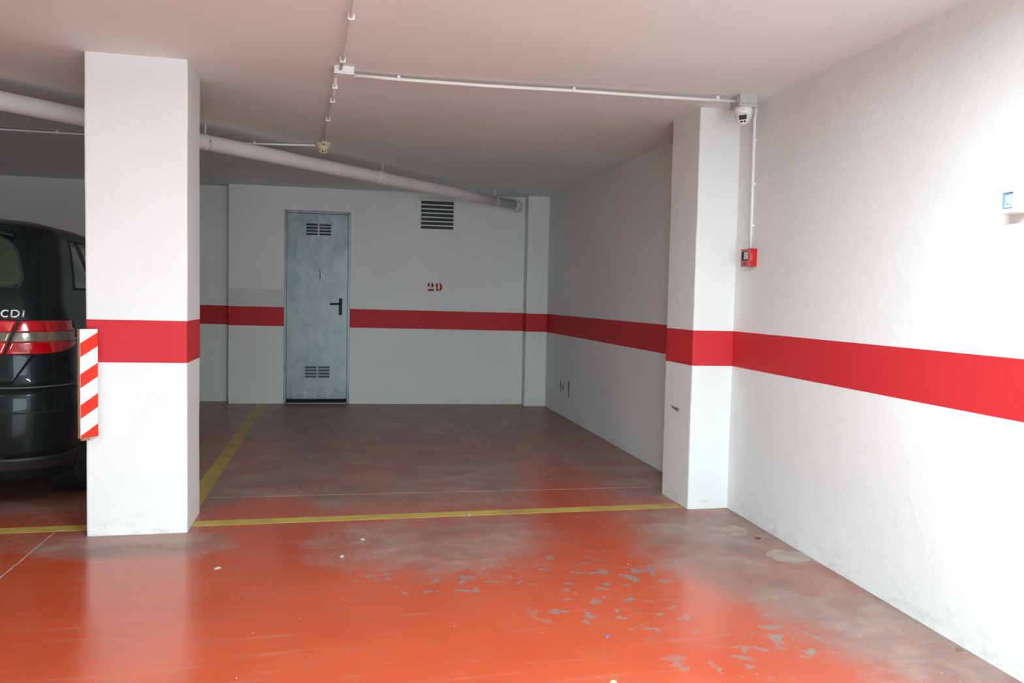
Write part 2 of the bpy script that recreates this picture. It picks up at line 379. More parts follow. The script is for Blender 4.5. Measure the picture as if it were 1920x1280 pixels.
def dark_at(x, y):
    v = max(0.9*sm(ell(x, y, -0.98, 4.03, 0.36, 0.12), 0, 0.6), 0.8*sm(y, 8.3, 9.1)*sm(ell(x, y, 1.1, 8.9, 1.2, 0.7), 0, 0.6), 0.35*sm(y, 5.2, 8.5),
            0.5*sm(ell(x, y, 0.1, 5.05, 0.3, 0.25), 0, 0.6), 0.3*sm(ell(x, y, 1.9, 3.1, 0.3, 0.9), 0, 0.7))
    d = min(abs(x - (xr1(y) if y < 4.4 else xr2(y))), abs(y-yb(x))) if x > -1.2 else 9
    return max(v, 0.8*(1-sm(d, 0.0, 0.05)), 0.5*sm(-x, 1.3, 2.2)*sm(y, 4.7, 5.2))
bm = B(); st = 0.06
X0, X1, Y0, Y1 = -7.0, 2.72, -3.5, 9.56
nx, ny = int((X1-X0)/st), int((Y1-Y0)/st)
G = [[bm.verts.new((X0+(X1-X0)*i/nx, Y0+(Y1-Y0)*j/ny, 0)) for i in range(nx+1)] for j in range(ny+1)]
for row in G:
    for v in row: v.co.z = zf(v.co.x, v.co.y)
for j in range(ny):
    for i in range(nx): bm.faces.new((G[j][i], G[j][i+1], G[j+1][i+1], G[j+1][i]))
box(bm, X0, X1, Y0, Y1, -0.25, -0.075)
me = bpy.data.meshes.new('floor'); bm.to_mesh(me); bm.free(); me.materials.append(FLOORM)
for nm, fn in (('wear', wear_and_bounce_at), ('flake', flake_at), ('dark', dark_at)):
    a = me.attributes.new(nm, 'FLOAT', 'POINT')
    a.data.foreach_set('value', [fn(v.co.x, v.co.y) for v in me.vertices])
FLOOR = bpy.data.objects.new('floor', me); COL.objects.link(FLOOR); props(FLOOR, kind='structure', label='red-painted garage floor worn to grey-brown in the bay and along the wall')

def strip(name, pts_l, pts_r, m, parent, h=0.0015, **kw):
    bm = B(); top = []; bot = []
    for (a, b) in zip(pts_l, pts_r):
        top.append([bm.verts.new((p[0], p[1], zf(*p)+h)) for p in (a, b)]); bot.append([bm.verts.new((p[0], p[1], zf(*p)-0.002)) for p in (a, b)])
    for i in range(len(top)-1):
        bm.faces.new((top[i][0], top[i][1], top[i+1][1], top[i+1][0])); bm.faces.new((bot[i][0], bot[i][1], bot[i+1][1], bot[i+1][0]))
        for s in (0, 1): bm.faces.new((top[i][s], top[i+1][s], bot[i+1][s], bot[i][s]))
    for i in (0, -1): bm.faces.new((top[i][0], top[i][1], bot[i][1], bot[i][0]))
    return obj(name, bm, m, parent, **kw)
def ribbon(p0, p1, w_, n=24, wav=0.004, seed=0):
    p0, p1 = Vector(p0), Vector(p1); d = (p1-p0); nrm = Vector((-d.y, d.x)).normalized(); L_, R_ = [], []
    for k in range(n+1):
        p = p0 + d*k/n
        a = noise.noise(Vector((k*0.9, seed, 0)))*wav; b = noise.noise(Vector((k*0.9, seed+5, 0)))*wav
        L_.append(tuple(p + nrm*(w_/2+a))); R_.append(tuple(p - nrm*(w_/2+b)))
    return L_, R_
l, r = ribbon((-0.76, 4.455), (2.145, 4.472), 0.094, 40); strip('bay_line', l, r, YEL, FLOOR, label='yellow line across the mouth of the empty bay')
l, r = ribbon((-3.6, 4.44), (-1.18, 4.458), 0.096, 34, seed=3); strip('bay_line', l, r, YEL, FLOOR, label='yellow line behind the dark car')
l, r = ribbon((-0.81, 4.66), (-0.79, 9.23), 0.105, 50, seed=7); strip('bay_line', l, r, YEL, FLOOR, label='yellow line between the two bays')
l, r = ribbon((-1.43, 0.5), (-1.40, 4.40), 0.007, 60, 0.003, seed=9); strip('floor_joint', l, r, JOINT, FLOOR, h=0.001, label='pale thin saw-cut joint left of the pillar')
l, r = ribbon((-0.72, 5.02), (2.16, 4.955), 0.006, 60, 0.003, seed=11); strip('floor_joint', l, r, JOINT, FLOOR, h=0.001, label='faint joint across the bay')

# pale filler smears by the right wall
def blob(cx, cy, rx, ry, m, parent, name, h=0.0018, seed=0, n=28, rot=0, **kw):
    bm = B(); top = []; bot = []
    for k in range(n):
        a = 2*math.pi*k/n; q = 1 + 0.35*noise.noise(Vector((math.cos(a)*1.6, math.sin(a)*1.6, seed)))+0.15*noise.noise(Vector((math.cos(a)*5, math.sin(a)*5, seed)))
        dx, dy = rx*q*math.cos(a), ry*q*math.sin(a); x = cx + dx*math.cos(rot)-dy*math.sin(rot); y = cy + dx*math.sin(rot)+dy*math.cos(rot)
        top.append(bm.verts.new((x, y, zf(x, y)+h))); bot.append(bm.verts.new((x, y, zf(x, y)-0.001)))
    bm.faces.new(top); bm.faces.new(bot[::-1])
    for k in range(n): bm.faces.new((top[k], top[(k+1) % n], bot[(k+1) % n], bot[k]))
    return obj(name, bm, m, parent, **kw)
SMEAR = mat('pale_filler_smear', (0.37, 0.29, 0.24), 0.85, noise_amt=0.2, nscale=12)

# ------------------------------------------------------------------ ceiling
bm = B(); st = 0.2
nx, ny = int((X1-X0)/st), int((Y1-Y0)/st)
G = [[bm.verts.new(wob((X0+(X1-X0)*i/nx, Y0+(Y1-Y0)*j/ny, zc(X0+(X1-X0)*i/nx, Y0+(Y1-Y0)*j/ny)), 0.0018, 0.9)) for i in range(nx+1)] for j in range(ny+1)]
for j in range(ny):
    for i in range(nx): bm.faces.new((G[j][i], G[j+1][i], G[j+1][i+1], G[j][i+1]))
box(bm, X0, X1, Y0, Y1, 2.60, 2.78)
ceiling = obj('ceiling', bm, CEIL, smooth=False, kind='structure', label='flat white plaster garage ceiling')
for p in ceiling.data.polygons: p.use_smooth = True

# ------------------------------------------------------------------ walls
bm = B()
planR = [(xr1(-3.5), -3.5), (xr1(4.6), 4.6), (xr2(4.6), 4.62), (xr2(9.4), 9.4), (2.9, 9.4), (2.9, -3.5)]
prism(bm, planR, FLo, CEo)
WR = obj('wall_right', bm, WHITE, kind='structure', label='long white plaster wall on the right')
planRb = [(xr1(-3.5), -3.5), (xr1(4.6), 4.6), (xr2(4.6), 4.62), (xr2(9.4), 9.4), (2.65, 9.4), (2.65, -3.5)]
prism(bm := B(), planRb, BZ0, BZ1, outset=0.0012); obj('red_band', bm, RED, WR, label='red painted band along the right wall')

DX0, DX1, DZ1 = -0.553, 0.19, 2.253      # door opening
bm = B()
def wallplan(xa, xb, f, t=0.25): return [(xa, f(xa)), (xb, f(xb)), (xb, f(xb)+t), (xa, f(xa)+t)]
prism(bm, wallplan(-1.16, DX0, yb), FLo, CEo); prism(bm, wallplan(DX1, 2.6, yb), FLo, CEo)
prism(bm, wallplan(DX0, DX1, yb), lambda x, y: DZ1, CEo)
WB = obj('wall_back', bm, WHITE, kind='structure', label='white plaster back wall of the empty bay')
for xa, xb in ((-1.16, DX0), (DX1, 2.6)):
    prism(bm := B(), wallplan(xa, xb, yb, 0.1), BZ0, BZ1, outset=0.0012); obj('red_band', bm, RED, WB)
prism(bm := B(), wallplan(-1.155, DX0-0.003, yb, 0.05), lambda x, y: zf(x, y)+S1, lambda x, y: zf(x, y)+S1+0.205, outset=0.0008); obj('repainted_patch', bm, PATCH, WB, label='pinkish repainted patch above the red band')
bm = B(); prism(bm, wallplan(-7.0, -1.15, yb2), FLo, CEo)
WB2 = obj('wall_back_recessed', bm, WHITE, kind='structure', label='recessed stretch of white back wall behind the pillar and car')
prism(bm := B(), wallplan(-7.0, -1.15, yb2, 0.1), BZ0, BZ1, outset=0.0012); obj('red_band', bm, RED, WB2)
bm = B(); box(bm, -7.15, -6.9, -3.5, 9.6, -0.1, 2.62); WL = obj('wall_left', bm, WHITE, kind='structure')
bm = B(); box(bm, -6.9, -6.898, -3.4, 9.5, S0, S1); obj('red_band', bm, RED, WL)
# front wall round the open garage gate, behind the camera
bm = B(); box(bm, -7.0, -1.3, -1.9, -1.7, -0.1, 2.62); box(bm, -1.3, 2.4, -1.9, -1.7, 2.2, 2.62)
obj('wall_front', bm, WHITE, kind='structure')

# bay number, stencilled
def arc(cx, cz, rx, rz, a0, a1, n=14): return [(cx+rx*math.cos(math.radians(a0+(a1-a0)*k/n)), cz+rz*math.sin(math.radians(a0+(a1-a0)*k/n))) for k in range(n+1)]
def crescent(cx, cz, rx, rz, ix, irx, irz, a0, a1): return arc(cx, cz, rx, rz, a0, a1) + arc(ix, cz, irx, irz, a1, a0)
NB = empty('bay_number', (1.1755, yb(1.1755)-0.002, 1.4125), math.atan(-0.0424), label='red stencilled bay number 29 on the back wall', cat='number')
NB.parent = WB; del NB['category']
bm = B()
def dig(bm, polys, ox):
    for P in polys: polyprism(bm, [(x+ox, z) for x, z in P], 0.0015)
two = [arc(-0.020, 0.024, 0.0175, 0.024, 75, 285), arc(0.004, 0.020, 0.030, 0.030, 82, -62)+[(0.006, -0.006), (0.004, 0.0)],
       [(-0.038, -0.048), (-0.036, -0.036), (-0.020, -0.026), (0.002, -0.022), (0.022, -0.027), (0.035, -0.018), (0.037, -0.034), (0.031, -0.048)]]
nine = [arc(-0.016, 0.018, 0.022, 0.031, 80, 280), arc(0.004, 0.0, 0.036, 0.050, 82, -82)+arc(0.002, 0.0, 0.010, 0.040, -82, 82),
        arc(-0.018, -0.031, 0.015, 0.019, 0, 360, 16)[:-1]]
dig(bm, two, -0.047); obj('digit_two', bm, NUM, NB)
bm = B(); dig(bm, nine, 0.048); obj('digit_nine', bm, NUM, NB)

# black scuffs: two on the bay wall, one on the right pillar
def smudge(parent, pts, name='scuff_mark', face='x'):
    bm = B()
    for (p, q, w_) in pts:
        p, q = Vector(p), Vector(q); d = (q-p); s = Vector((0, w_/2, 0)) if face == 'x' and abs(d.z) > abs(d.y) else Vector((0, 0, w_/2))
        n_ = 8; prev = None
        for k in range(n_+1):
            t = k/n_; c = p + d*t + Vector((0, 1, 0))*0.004*noise.noise(Vector((k, w_*100, 1))); ww = (0.25+math.sin(math.pi*t)**0.6)*(0.7+0.5*noise.noise(Vector((k*1.7, 3, w_*50))))
            cur = [bm.verts.new(c+s*ww), bm.verts.new(c-s*ww)]
            if prev: bm.faces.new((prev[0], prev[1], cur[1], cur[0]))
            prev = cur
    r = bmesh.ops.extrude_face_region(bm, geom=list(bm.faces))
    for v in r['geom']:
        if isinstance(v, bmesh.types.BMVert): v.co.x -= 0.0012
    return obj(name, bm, SCUFF, parent)
wx = lambda y: xr2(y)-0.002
smudge(WR, [((wx(8.3), 8.30, 0.40), (wx(8.3), 8.28, 0.25), 0.035), ((wx(8.2), 8.19, 0.37), (wx(8.2), 8.20, 0.28), 0.03)])
smudge(WR, [((wx(7.95), 7.97, 0.42), (wx(7.95), 7.96, 0.23), 0.055)])

# ------------------------------------------------------------------ door
DR = empty('door_1', (0, 0, 0), kind='structure', label='narrow galvanised steel door with black handle in the back wall')
T = math.atan(-0.0424); Mw = Matrix.Translation((DX0, yb(DX0), 0)) @ Matrix.Rotation(T, 4, 'Z')
DR.matrix_world = Mw
DW = (DX1-DX0)/math.cos(T)
bm = B()   # frame: two jambs, head
box(bm, 0.0, 0.028, -0.006, 0.10, 0.02, DZ1-0.003, 0.003); box(bm, DW-0.028, DW, -0.006, 0.10, 0.02, DZ1-0.003, 0.003); box(bm, 0.028, DW-0.028, -0.006, 0.10, DZ1-0.03, DZ1-0.003, 0.003)
obj('door_frame', bm, GALV, DR)
bm = B(); box(bm, 0.0295, DW-0.0295, -0.002, 0.045, 0.075, DZ1-0.0325, 0.003); LEAFD = obj('door_leaf', bm, GALV, DR)
bm = B(); box(bm, 0.028, DW-0.028, 0.052, 0.10, 0.0, DZ1-0.03); obj('gap_shade', bm, DARK, DR)  # black sheet standing in for the shade behind and under the leaf
bm = B(); box(bm, 0.028, DW-0.028, 0.0, 0.05, 0.012, 0.03); obj('threshold', bm, GREYD, DR)
bm = B(); box(bm, 0.036, DW-0.036, -0.008, 0.0, 0.082, 0.10, 0.002); obj('kick_fold', bm, GALV, LEAFD)
for z0 in (1.975, 0.325):
    for c in range(2):
        xs = 0.243 + c*0.148
        for k in range(4):
            z = z0 + k*0.036
            bm = B(); box(bm, xs, xs+0.128, 0.0005, 0.006, z, z+0.020); box(bm, xs, xs+0.128, -0.0045, 0.002, z+0.001, z+0.015)
            s = obj('louvre_slot_shade', bm, DARK if z0 > 1 else mat('pale_slot_shade', (0.07, 0.08, 0.085), 0.7) if k == 0 and c == 0 else (DARK if z0 > 1 else bpy.data.materials['pale_slot_shade']), LEAFD)  # shade inside each slot painted as a dark box, lower rows paler
            bm = B()   # pressed hood above each slot
            vs = [(-0.003, z+0.027), (-0.011, z+0.016), (-0.010, z+0.0145), (-0.001, z+0.024)]
            a = [bm.verts.new((xs-0.002, y, zz)) for y, zz in vs]; b = [bm.verts.new((xs+0.130, y, zz)) for y, zz in vs]
            bm.faces.new(a); bm.faces.new(b[::-1])
            for i in range(4): bm.faces.new((a[i], a[(i+1) % 4], b[(i+1) % 4], b[i]))
            obj('louvre_hood', bm, GALV, LEAFD)
# handle: long black back plate, lever to the left
HN = empty('door_handle', (DW-0.108, 0.0, 1.155)); HN.parent = DR; HN['label'] = 'black lever handle on long plate'
bm = B(); box(bm, -0.019, 0.019, -0.006, 0.004, -0.098, 0.098, 0.005, 3); obj('back_plate', bm, BLACK, HN)
bm = B(); lathe(bm, [(0.011, 0.0), (0.011, 0.045)], 16, Matrix.Translation((0, 0.0, 0.032)) @ Matrix.Rotation(math.pi/2, 4, 'X'))
tube(bm, [(0.004, -0.043, 0.032), (-0.03, -0.045, 0.033), (-0.08, -0.044, 0.031), (-0.118, -0.040, 0.028)], 0.0095, 12); obj('lever', bm, BLACK, HN, smooth=True)
bm = B(); lathe(bm, [(0.007, 0), (0.007, 0.002)], 14, Matrix.Translation((0, -0.006, -0.045)) @ Matrix.Rotation(math.pi/2, 4, 'X')); obj('keyhole', bm, DARK, HN)
# torn remains of a sticker: thin dark scribble
RUST = mat('torn_sticker', (0.10, 0.075, 0.06), 0.8, noise_amt=0.5, nscale=70)
bm = B()
for (x, z, w_, h_, r_) in ((0.392, 1.575, 0.010, 0.03, 0.5), (0.400, 1.535, 0.014, 0.012, -0.5), (0.396, 1.505, 0.008, 0.03, 0.35), (0.406, 1.50, 0.008, 0.035, -0.3), (0.398, 1.465, 0.016, 0.012, 0.3), (0.402, 1.44, 0.006, 0.02, 0.2), (0.404, 1.548, 0.006, 0.025, -0.2)):
    box(bm, -w_/2, w_/2, -0.0030, -0.0015, -h_/2, h_/2, mtx=Matrix.Translation((x, 0, z)) @ Matrix.Rotation(r_, 4, 'Y'))
obj('torn_sticker', bm, RUST, LEAFD)
STAIN = mat('stain_grey', (0.17, 0.2, 0.205), 0.6, noise_amt=0.3, nscale=30)

# ------------------------------------------------------------------ ventilation grille
VG = empty('ventilation_grille', (0.993, yb(0.993)-0.001, 2.092), T, label='square louvred vent grille high on the back wall', cat='vent')
VW, VH = 0.404, 0.376
bm = B(); box(bm, 0, 0.008, -0.014, 0.004, 0, VH, 0.002); box(bm, VW-0.016, VW, -0.014, 0.004, 0, VH, 0.002); box(bm, 0.008, VW-0.016, -0.014, 0.004, VH-0.046, VH, 0.002); box(bm, 0.008, VW-0.016, -0.014, 0.004, 0, 0.005)
obj('frame', bm, VSLAT, VG)
bm = B(); box(bm, 0.006, VW-0.01, -0.003, 0.003, 0.004, VH-0.04); obj('slot_shade_backing', bm, VDARK, VG)  # sheet coloured as the shade between the slats
for k in range(6):
    z = 0.043 + k*0.0484
    bm = B(); vs = [(-0.015, z-0.006), (-0.015, z+0.007), (-0.004, z+0.013), (-0.004, z+0.001)]
    a = [bm.verts.new((0.007, y, zz)) for y, zz in vs]; b = [bm.verts.new((VW-0.014, y, zz)) for y, zz in vs]
    bm.faces.new(a); bm.faces.new(b[::-1])
    for i in range(4): bm.faces.new((a[i], a[(i+1) % 4], b[(i+1) % 4], b[i]))
    obj('slat', bm, VSLAT, VG)

# ------------------------------------------------------------------ pillars
def pillar(plan, label, skip=(), r=0.012):
    P = rounded(plan, r, 3, skip)
    bm = B(); prism(bm, P, FLo, CEo, step=0.06, zstep=0.08, amp=0.003)
    x, y = plan[0]
    o = obj('pillar', bm, WHITE, label=label, cat='pillar')
    for p in o.data.polygons: p.use_smooth = False
    bm = B(); prism(bm, P, BZ0, BZ1, step=0.06, zstep=0.08, amp=0.003, outset=0.0012); obj('red_band', bm, RED, o)
    return o
PL = pillar([(-1.2224, 4.2985), (-0.7391, 4.2985), (-0.7391, 4.6891), (-1.2224, 4.6891)], 'free-standing square white pillar with red band beside the parked car')
PR = pillar([(2.1633, 4.3839), (2.52, 4.3839), (2.52, 4.7829), (2.1633, 4.7829)], 'white pillar with red band standing out from the right wall')
PB_ = pillar([(2.2519, yb(2.25)-0.1626), (2.60, yb(2.60)-0.1626), (2.60, 9.4), (2.2519, 9.4)], 'shallow white corner pilaster at the far end of the bay', r=0.006)
smudge(PR, [((2.1605, 4.66, 0.60), (2.1605, 4.55, 0.575), 0.014), ((2.1605, 4.60, 0.597), (2.1605, 4.53, 0.588), 0.008)])

# ------------------------------------------------------------------ striped guard on the left pillar
ang = math.radians(45)
CG = empty('corner_guard', (-1.2225, 4.205, 0.524), ang, label='red and white striped guard strip on the corner of the left pillar', cat='guard')
GW, GH = 0.091, 0.548
bm = B(); box(bm, 0, GW, 0.0, 0.022, 0, GH, 0.002); box(bm, 0.01, 0.05, 0.003, 0.019, -0.012, 0.0); obj('backing_board', bm, GWOOD, CG)
bm = B(); box(bm, 0.001, GW-0.0005, -0.0030, 0.0, 0.002, GH-0.001, 0.0008, 1); face = obj('white_face', bm, GWHITE, CG)
slope = 0.053
for k in range(-1, 4):
    zb = GH - 0.071 - 0.069 - k*0.154
    P = [(0.0015, zb-0.0), (GW-0.001, zb+slope), (GW-0.001, zb+slope+0.069), (0.0015, zb+0.069)]
    # clip to the board
    def clip(P, lo, hi):
        for sgn, lim in ((1, lo), (-1, -hi)):
            out = []
            for i in range(len(P)):
                a, b = P[i], P[(i+1) % len(P)]; da, db = sgn*a[1]-lim, sgn*b[1]-lim
                if da >= 0: out.append(a)
                if da*db < 0: t = da/(da-db); out.append((a[0]+(b[0]-a[0])*t, a[1]+(b[1]-a[1])*t))
            P = out
            if len(P) < 3: return []
        return P
    P = clip(P, 0.003, GH-0.002)
    if len(P) >= 3:
        bm = B(); polyprism(bm, P, 0.0008, Matrix.Translation((0, -0.003, 0))); obj('red_stripe', bm, GRED, CG)
# screw fixing block between guard and pillar
bm = B(); box(bm, 0.02, 0.06, 0.022, 0.046, 0.20, 0.34); obj('fixing_block', bm, GWOOD, CG)

# ------------------------------------------------------------------ drain pipe
PD = Vector((1.0, 0.985, 0)).normalized(); P0 = Vector((-0.9, 5.93, 0))
def pp(t):
    p = P0 + PD*t; p.z = zc(p.x, p.y)-0.131; return p
DP = empty('drain_pipe', pp(0), label='thick white drain pipe slung diagonally under the ceiling', cat='pipe')
def loc(pts, e): return [Vector(p)-e.location for p in pts]
bm = B(); tube(bm, loc([pp(t) for t in (-5.5, -3, -1, 0, 1.9, 3.0, 4.13)], DP), 0.0565, 28); obj('pipe_run', bm, PIPE, DP, smooth=True)
bm = B(); e0 = pp(4.11); pts = [e0]
d0 = (pp(4.1)-pp(4.0)).normalized(); d1 = Vector((0.25, 1, 0.0)).normalized(); c = e0 + d0*0.085
for k in range(1, 9):
    t = k/8; pts.append(e0*(1-t)**2 + 2*t*(1-t)*c + t*t*(c+d1*0.09))
pts.append(pts[-1]+d1*0.10)
tube(bm, loc(pts, DP), 0.0625, 28); obj('elbow', bm, PIPE, DP, smooth=True)
for t in (1.78, -1.95):
    bm = B(); tube(bm, loc([pp(t), pp(t+0.012), pp(t+0.11), pp(t+0.12)], DP), 0.0605, 28); obj('coupling', bm, PIPE, DP, smooth=True)
rods = [(-2.2), 0.0, 1.865, 3.72]
for t in rods:
    p = pp(t); top = zc(p.x, p.y)
    bm = B(); tube(bm, loc([(p.x, p.y, p.z+0.055), (p.x, p.y, top+0.003)], DP), 0.0045, 8); obj('hanger_rod', bm, ROD, DP)
    bm = B(); tube(bm, loc([pp(t-0.010), pp(t+0.010)], DP), 0.0585, 28)
    q = loc([pp(t+0.03)], DP)[0]
    cl = obj('pipe_clamp', bm, PIPE, DP, smooth=True)
    bm = B(); side = Vector((PD.y, -PD.x, 0))*0.058; c0 = loc([pp(t)], DP)[0] + side
    box(bm, c0.x-0.011, c0.x+0.006, c0.y-0.006, c0.y+0.010, c0.z-0.012, c0.z+0.012, 0.002); obj('clamp_bolt', bm, GREYD, cl)

# ------------------------------------------------------------------ conduits
def conduit(name, pts, label, clips, r=0.0095, ceil=True, sag=0.0):
    P = [Vector(p) for p in pts]
    e = empty(name, P[0], label=label, cat='conduit', group='white electrical conduits')
    if ceil:
        bm = B(); tube(bm, loc(P, e), r, 12)
    else:
        bm = B(); tube(bm, loc(P, e), r, 12)
    obj('conduit_tube', bm, PVC, e, smooth=True)
    for (x, y, z, ax) in clips:
        bm = B(); L_ = Vector((x, y, z))-e.location
        if ax == 'wall':
            box(bm, L_.x-0.012, L_.x+0.016, L_.y-0.014, L_.y+0.014, L_.z-0.008, L_.z+0.008, 0.003)
        elif ax == 'y':
            box(bm, L_.x-0.015, L_.x+0.015, L_.y-0.009, L_.y+0.009, L_.z-0.013, L_.z+0.0165, 0.003)
        else:
            box(bm, L_.x-0.009, L_.x+0.009, L_.y-0.015, L_.y+0.015, L_.z-0.013, L_.z+0.0165, 0.003)
        obj('saddle_clip', bm, PVC, e)
    return e
def cz(x, y, d=0.020): return (x, y, zc(x, y)-d)
JX, JY = 0.04, 4.21
# run A: from behind the camera to the ceiling junction
conduit('electrical_conduit', [cz(0.13, 1.2), cz(0.085, 2.6), cz(0.062, 3.3), cz(0.040, 3.85), cz(0.025, 4.15)], 'white conduit on the ceiling running from the junction box towards the viewer',
        [(*cz(0.062, 3.36), 'y'), (*cz(0.034, 3.99), 'y')], 0.0085)
conduit('electrical_conduit', [cz(0.004, 4.27), cz(-0.012, 4.8), cz(-0.046, 5.4), cz(-0.065, 5.9), cz(-0.085, 6.34)], 'white conduit on the ceiling between the junction box and the smoke detector',
        [(*cz(-0.002, 4.52), 'y'), (*cz(-0.016, 4.86), 'y'), (*cz(-0.046, 5.40), 'y'), (*cz(-0.080, 6.22), 'y')], 0.008)
conduit('electrical_conduit', [cz(0.095, 4.245, 0.022), cz(0.33, 4.25, 0.022), cz(0.8, 4.215, 0.026), cz(1.29, 4.18, 0.022), cz(1.8, 4.13, 0.028), cz(2.236, 4.09, 0.028)], 'white conduit across the ceiling from the junction box to the security camera',
        [(*cz(0.33, 4.25), 'x'), (*cz(1.29, 4.18), 'x'), (*cz(2.12, 4.10, 0.022), 'x')], 0.0095)
conduit('electrical_conduit', [cz(-0.14, 6.40), cz(-0.6, 6.50), cz(-1.9, 6.56), cz(-2.5, 6.57), cz(-4.5, 6.6)], 'white conduit on the ceiling running left from the smoke detector above the drain pipe',
        [(*cz(-0.62, 6.50), 'x'), (*cz(-2.05, 6.56), 'x')], 0.0085)
wl = lambda y: xr1(y)-0.011
conduit('electrical_conduit', [(2.385, 4.13, 2.405), (2.405, 4.165, 2.395), (wl(4.18), 4.185, 2.365), (wl(4.18), 4.185, 2.3), (wl(4.18), 4.18, 1.9), (wl(4.18), 4.178, 1.60)], 'white conduit running down the right wall from the camera to the red alarm box',
        [(wl(4.18), 4.185, 2.235, 'wall'), (wl(4.18), 4.18, 1.98, 'wall'), (wl(4.18), 4.178, 1.735, 'wall')], 0.010)

# junction box on the ceiling
z = zc(JX, JY)
JB = empty('junction_box', (JX+0.005, JY, z), label='small white junction box on the ceiling where the conduits meet', cat='junction box')
bm = B(); box(bm, -0.052, 0.050, -0.045, 0.045, -0.030, 0.004, 0.004); obj('box_body', bm, PVC, JB)
bm = B(); box(bm, -0.054, 0.052, -0.047, 0.047, -0.040, -0.030, 0.004); obj('lid', bm, PVC, JB)

# smoke detector
z = zc(-0.09, 6.39)
SD = empty('smoke_detector', (-0.088, 6.39, z), label='yellowed cone-shaped smoke detector on the ceiling by the drain pipe', cat='smoke detector')
bm = B(); lathe(bm, [(0.062, 0.003), (0.064, -0.016), (0.058, -0.026)], 28); obj('base', bm, CREAM, SD, smooth=True)
bm = B(); lathe(bm, [(0.052, -0.024), (0.046, -0.040), (0.036, -0.054), (0.030, -0.062)], 28); obj('cone', bm, CREAM, SD, smooth=True)
bm = B(); lathe(bm, [(0.024, -0.060), (0.024, -0.074)], 20); obj('sensor_core', bm, DARK, SD, smooth=True)
for k in range(8):
    bm = B(); box(bm, 0.022, 0.031, -0.005, 0.005, -0.076, -0.060, mtx=Matrix.Rotation(2*math.pi*k/8+0.2, 4, 'Z')); obj('cage_bar', bm, CREAM, SD)
bm = B(); lathe(bm, [(0.032, -0.074), (0.030, -0.080), (0.02, -0.083), (0.0, -0.084)], 24); obj('cap', bm, CREAM, SD, smooth=True)

# ------------------------------------------------------------------ security camera and its box
CB = empty('mounting_box', (2.228, 4.03, zc(2.25, 4.08)), label='grey square mounting box above the dome camera in the ceiling corner', cat='junction box')
bm = B(); box(bm, 0, 0.108, 0, 0.118, -0.050, 0.004, 0.004); obj('box_body', bm, GREYBOX, CB)
bm = B(); box(bm, -0.003, 0.111, -0.003, 0.121, -0.068, -0.0505, 0.004); obj('lid', bm, GREYBOX, CB)
for k in range(3):
    bm = B(); lathe(bm, [(0.013, 0), (0.013, 0.002), (0.009, 0.0025), (0.009, 0.004), (0, 0.004)], 18, Matrix.Translation(((0.058, 0.0, -0.024), (0.0, 0.035, -0.024), (0.0, 0.085, -0.024))[k]) @ Matrix.Rotation(math.pi/2, 4, 'X') if k == 0 else Matrix.Translation(((0.058, 0.0, -0.024), (0.0, 0.035, -0.024), (0.0, 0.085, -0.024))[k]) @ Matrix.Rotation(-math.pi/2, 4, 'Y')); obj('knockout', bm, GREYBOX, CB, smooth=False)
z = zc(2.25, 4.08)-0.068
SC = empty('security_camera', (2.275, 4.075, z), math.radians(-26), label='white dome security camera hanging in the corner above the red alarm', cat='security camera')
bm = B(); lathe(bm, [(0.052, 0.0), (0.053, -0.016), (0.050, -0.035), (0.0455, -0.055), (0.036, -0.075), (0.020, -0.088), (0.0, -0.091)], 36); obj('shell', bm, CAMW, SC, smooth=True)
ROTC = Matrix.Translation((-0.004, -0.020, -0.059)) @ Matrix.Rotation(math.radians(20), 4, 'X') @ Matrix.Rotation(math.radians(-6), 4, 'Y')
bm = B(); r = bmesh.ops.create_uvsphere(bm, u_segments=32, v_segments=20, radius=0.040)
for v in r['verts']: v.co = ROTC @ v.co
EB = obj('eyeball', bm, CAMW, SC, smooth=True)
bm = B()
tube(bm, [ROTC @ Vector((0.027*math.cos(a), -0.030, 0.027*math.sin(a))) for a in [math.radians(10+160*k/20) for k in range(21)]], 0.0012, 8)
obj('rim_line', bm, GREYD, EB)
bm = B(); box(bm, -0.0205, 0.0205, -0.0412, -0.030, -0.004, 0.021, 0.003, mtx=ROTC); obj('lens_window', bm, LENS, EB, label='black rectangular lens window')
for dx in (-0.0085, 0.0085):
    bm = B(); box(bm, dx-0.006, dx+0.006, -0.0415, -0.030, -0.0185, -0.010, 0.001, mtx=ROTC); obj('infrared_lamp', bm, BLACK, EB)
bm = B()
for k in range(4): box(bm, -0.014+k*0.0052, -0.014+k*0.0052+0.0036, -0.0535, -0.0500, -0.021, -0.0172)
obj('logo_mark', bm, GREYD, SC, label='tiny grey logo lettering')

# ------------------------------------------------------------------ fire alarm call point
AX = xr1(4.15)
FA = empty('fire_alarm_call_point', (AX-0.046, 4.13, 1.492), math.atan(-0.0439)*1, label='red manual fire alarm box on the right wall at the foot of the conduit', cat='fire alarm')
bm = B(); box(bm, 0.0, 0.048, -0.010, 0.090, 0.0, 0.104, 0.003); obj('housing', bm, ALARM, FA)
bm = B(); box(bm, -0.006, -0.0002, -0.009, 0.089, 0.001, 0.103, 0.002); fr = obj('front_plate', bm, ALARMF, FA)
bm = B(); box(bm, -0.0068, -0.004, 0.004, 0.076, 0.036, 0.088); obj('window_recess', bm, DARK, fr)
bm = B(); box(bm, -0.0075, -0.005, 0.004, 0.050, 0.042, 0.084); obj('press_label', bm, ALABEL, fr)
bm = B(); lathe(bm, [(0.005, 0), (0.005, 0.002)], 12, Matrix.Translation((-0.006, 0.04, 0.016)) @ Matrix.Rotation(-math.pi/2, 4, 'Y')); obj('key_socket', bm, DARK, fr)
